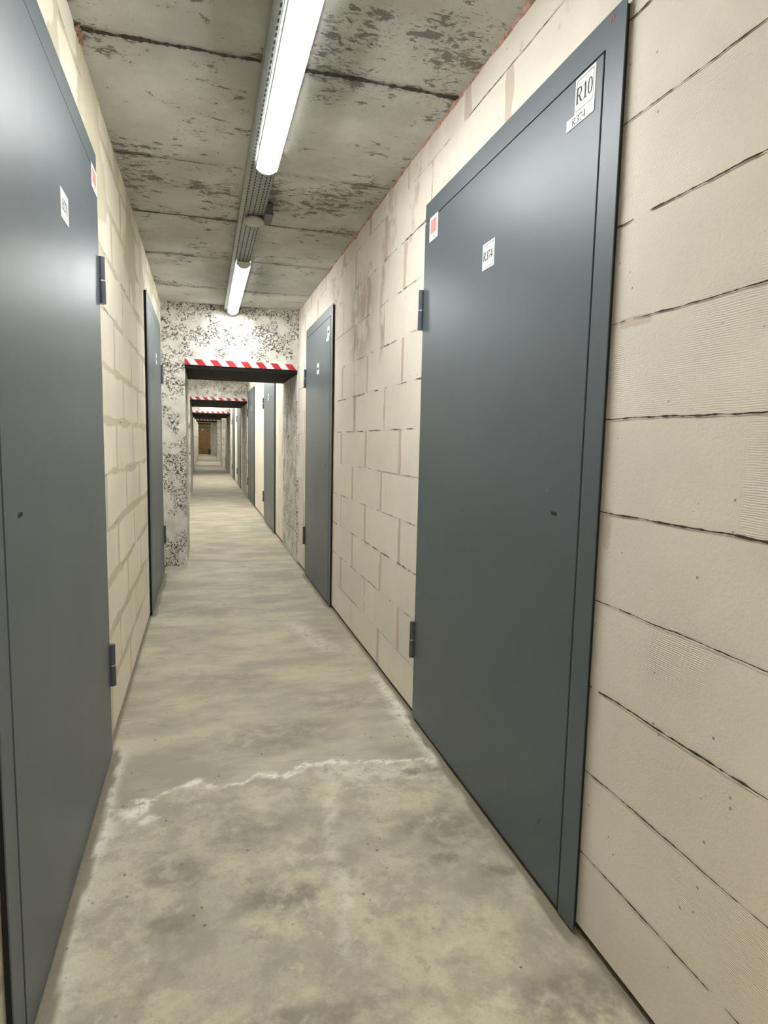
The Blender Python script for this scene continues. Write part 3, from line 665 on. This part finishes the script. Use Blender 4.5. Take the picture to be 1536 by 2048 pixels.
# ------------------------------------------------------------------ strip lamps
def lamp_parts(root, o, L, bottom):
    x0, x1 = o[0] - 0.043, o[0] + 0.043; za = bottom
    h = MB(); h.box((x0 + 0.004, o[1] + 0.004, za + 0.030), (x1 - 0.004, o[1] + L - 0.004, za + 0.040), 'housing'); 
    for sx_ in (-1, 1): h.box((o[0] + sx_ * 0.0405, o[1] + 0.004, za + 0.014), (o[0] + sx_ * 0.0425, o[1] + L - 0.004, za + 0.032), 'housing')
    h.build('housing', root, origin=o)
    d = MB(); n = 14
    prof = [(o[0] + 0.040 * math.cos(a), za + 0.031 - 0.031 * math.sin(a)) for a in np.linspace(0, math.pi, n)]
    i = len(d.v)
    for y in (o[1] + 0.012, o[1] + L - 0.012):
        for p in prof: d.v.append((p[0], y, p[1]))
    for j in range(n - 1): d.f.append((i + j, i + j + 1, i + n + j + 1, i + n + j)); d.mi.append(d.mat('lamp'))
    d.f.append(tuple(range(i, i + n))); d.mi.append(0); d.f.append(tuple(range(i + n, i + 2 * n))); d.mi.append(0)
    d.f.append((i, i + n - 1, i + 2 * n - 1, i + n)); d.mi.append(0)
    d.build('diffuser', root, origin=o, smoothed=True)
    for y0 in (o[1], o[1] + L - 0.012):
        c = MB(); pr = [(o[0] + 0.043 * math.cos(a), za + 0.032 - 0.033 * math.sin(a)) for a in np.linspace(0, math.pi, n)] + [(x0, za + 0.040), (x1, za + 0.040)]
        i = 0; m_ = len(pr)
        for y in (y0, y0 + 0.012):
            for p in pr: c.v.append((p[0], y, p[1]))
        for j in range(m_): c.f.append((j, (j + 1) % m_, m_ + (j + 1) % m_, m_ + j)); c.mi.append(c.mat('cap'))
        c.f.append(tuple(range(m_))); c.mi.append(0); c.f.append(tuple(range(m_, 2 * m_))); c.mi.append(0)
        c.build('end_cap', root, origin=o)
    for yq in (0.22, L - 0.22):
        c = MB(); c.box((x0 - 0.004, o[1] + yq, za + 0.022), (x0 + 0.003, o[1] + yq + 0.014, za + 0.040), 'washer'); c.build('clip', root, origin=o); c = MB(); c.box((x1 - 0.003, o[1] + yq, za + 0.022), (x1 + 0.004, o[1] + yq + 0.014, za + 0.040), 'washer'); c.build('clip', root, origin=o)
BOT = ZC - 0.047 - 0.040
o = (0.258, 1.18, BOT); root = empty('strip_lamp', o); lamp_parts(root, o, 1.55, BOT)
tag(root, 'long bright strip lamp nearest the viewer, hanging under the cable tray', 'lamp', 'strip lamps on the ceiling')
def dup(src, loc, label):
    r = src.copy(); COL.objects.link(r); r.location = loc
    for ch in list(src.children):
        c = ch.copy(); COL.objects.link(c); c.parent = r
    tag(r, label, 'lamp', 'strip lamps on the ceiling'); return r
dup(root, (0.256, 4.195, BOT), 'shorter-looking strip lamp just in front of the nearest concrete doorway')
dup(root, (0.263, -1.75, BOT), 'strip lamp on the ceiling behind the viewer')
for i, (x, y, lb) in enumerate(((0.25, 7.1, 'first strip lamp of the second bay, hidden behind the nearest doorway'), (0.25, 8.75, 'unseen middle strip lamp of the second bay, added to brighten the far floor'), (0.25, 10.5, 'strip lamp before the second doorway'), (0.25, 15.0, 'first strip lamp of the third bay'),  # middle lamp of the second bay is added to brighten the far floor
        (0.25, 17.0, 'middle strip lamp of the third bay'), (0.25, 18.8, 'strip lamp before the third doorway'), (0.2, 24.4, 'strip lamp between the third and fourth doorways'), (0.2, 28.8, 'first strip lamp of the fifth bay'), (0.2, 31.5, 'second strip lamp of the fifth bay'), (0.2, 36.5, 'first strip lamp of the last bay'), (0.2, 40.5, 'second strip lamp of the last bay'), (0.0, 45.3, 'unseen strip lamp added to light the green end wall and its door'))):  # extra far-bay lamps for brightness; end-wall lamp added to light the door
    dup(root, (x, y, BOT), lb)

# detector and junction box
o = (0.260, 3.385, ZC - 0.047); root = empty('smoke_detector', o); tag(root, 'round ivory detector disc fixed under the cable tray between the lamps', 'detector')
b = MB(); b.cyl((o[0], o[1], o[2] - 0.010), 0.050, 0.010, 'plastic', n=36, r2=0.046); b.build('base', root, origin=o, smoothed=True)
b = MB(); b.cyl((o[0], o[1], o[2] - 0.027), 0.046, 0.017, 'plastic', n=36, r2=0.052); b.build('cover', root, origin=o, bevel=0.002, smoothed=True)
b = MB(); b.cyl((o[0], o[1], o[2] - 0.031), 0.026, 0.004, 'plastic', n=30, r2=0.030); b.build('sensor_ring', root, origin=o, smoothed=True)
o = (0.325, 3.33, ZC - 0.05); root = empty('junction_box', o); tag(root, 'small dark grey box on the ceiling right of the detector disc', 'junction box')
b = MB(); b.box((0.304, 3.255, ZC - 0.058), (0.342, 3.40, ZC - 0.003), 'box'); b.build('body', root, origin=o, bevel=0.004)
b = MB(); b.box((0.302, 3.250, ZC - 0.062), (0.345, 3.405, ZC - 0.056), 'box'); b.build('lid', root, origin=o, bevel=0.002)
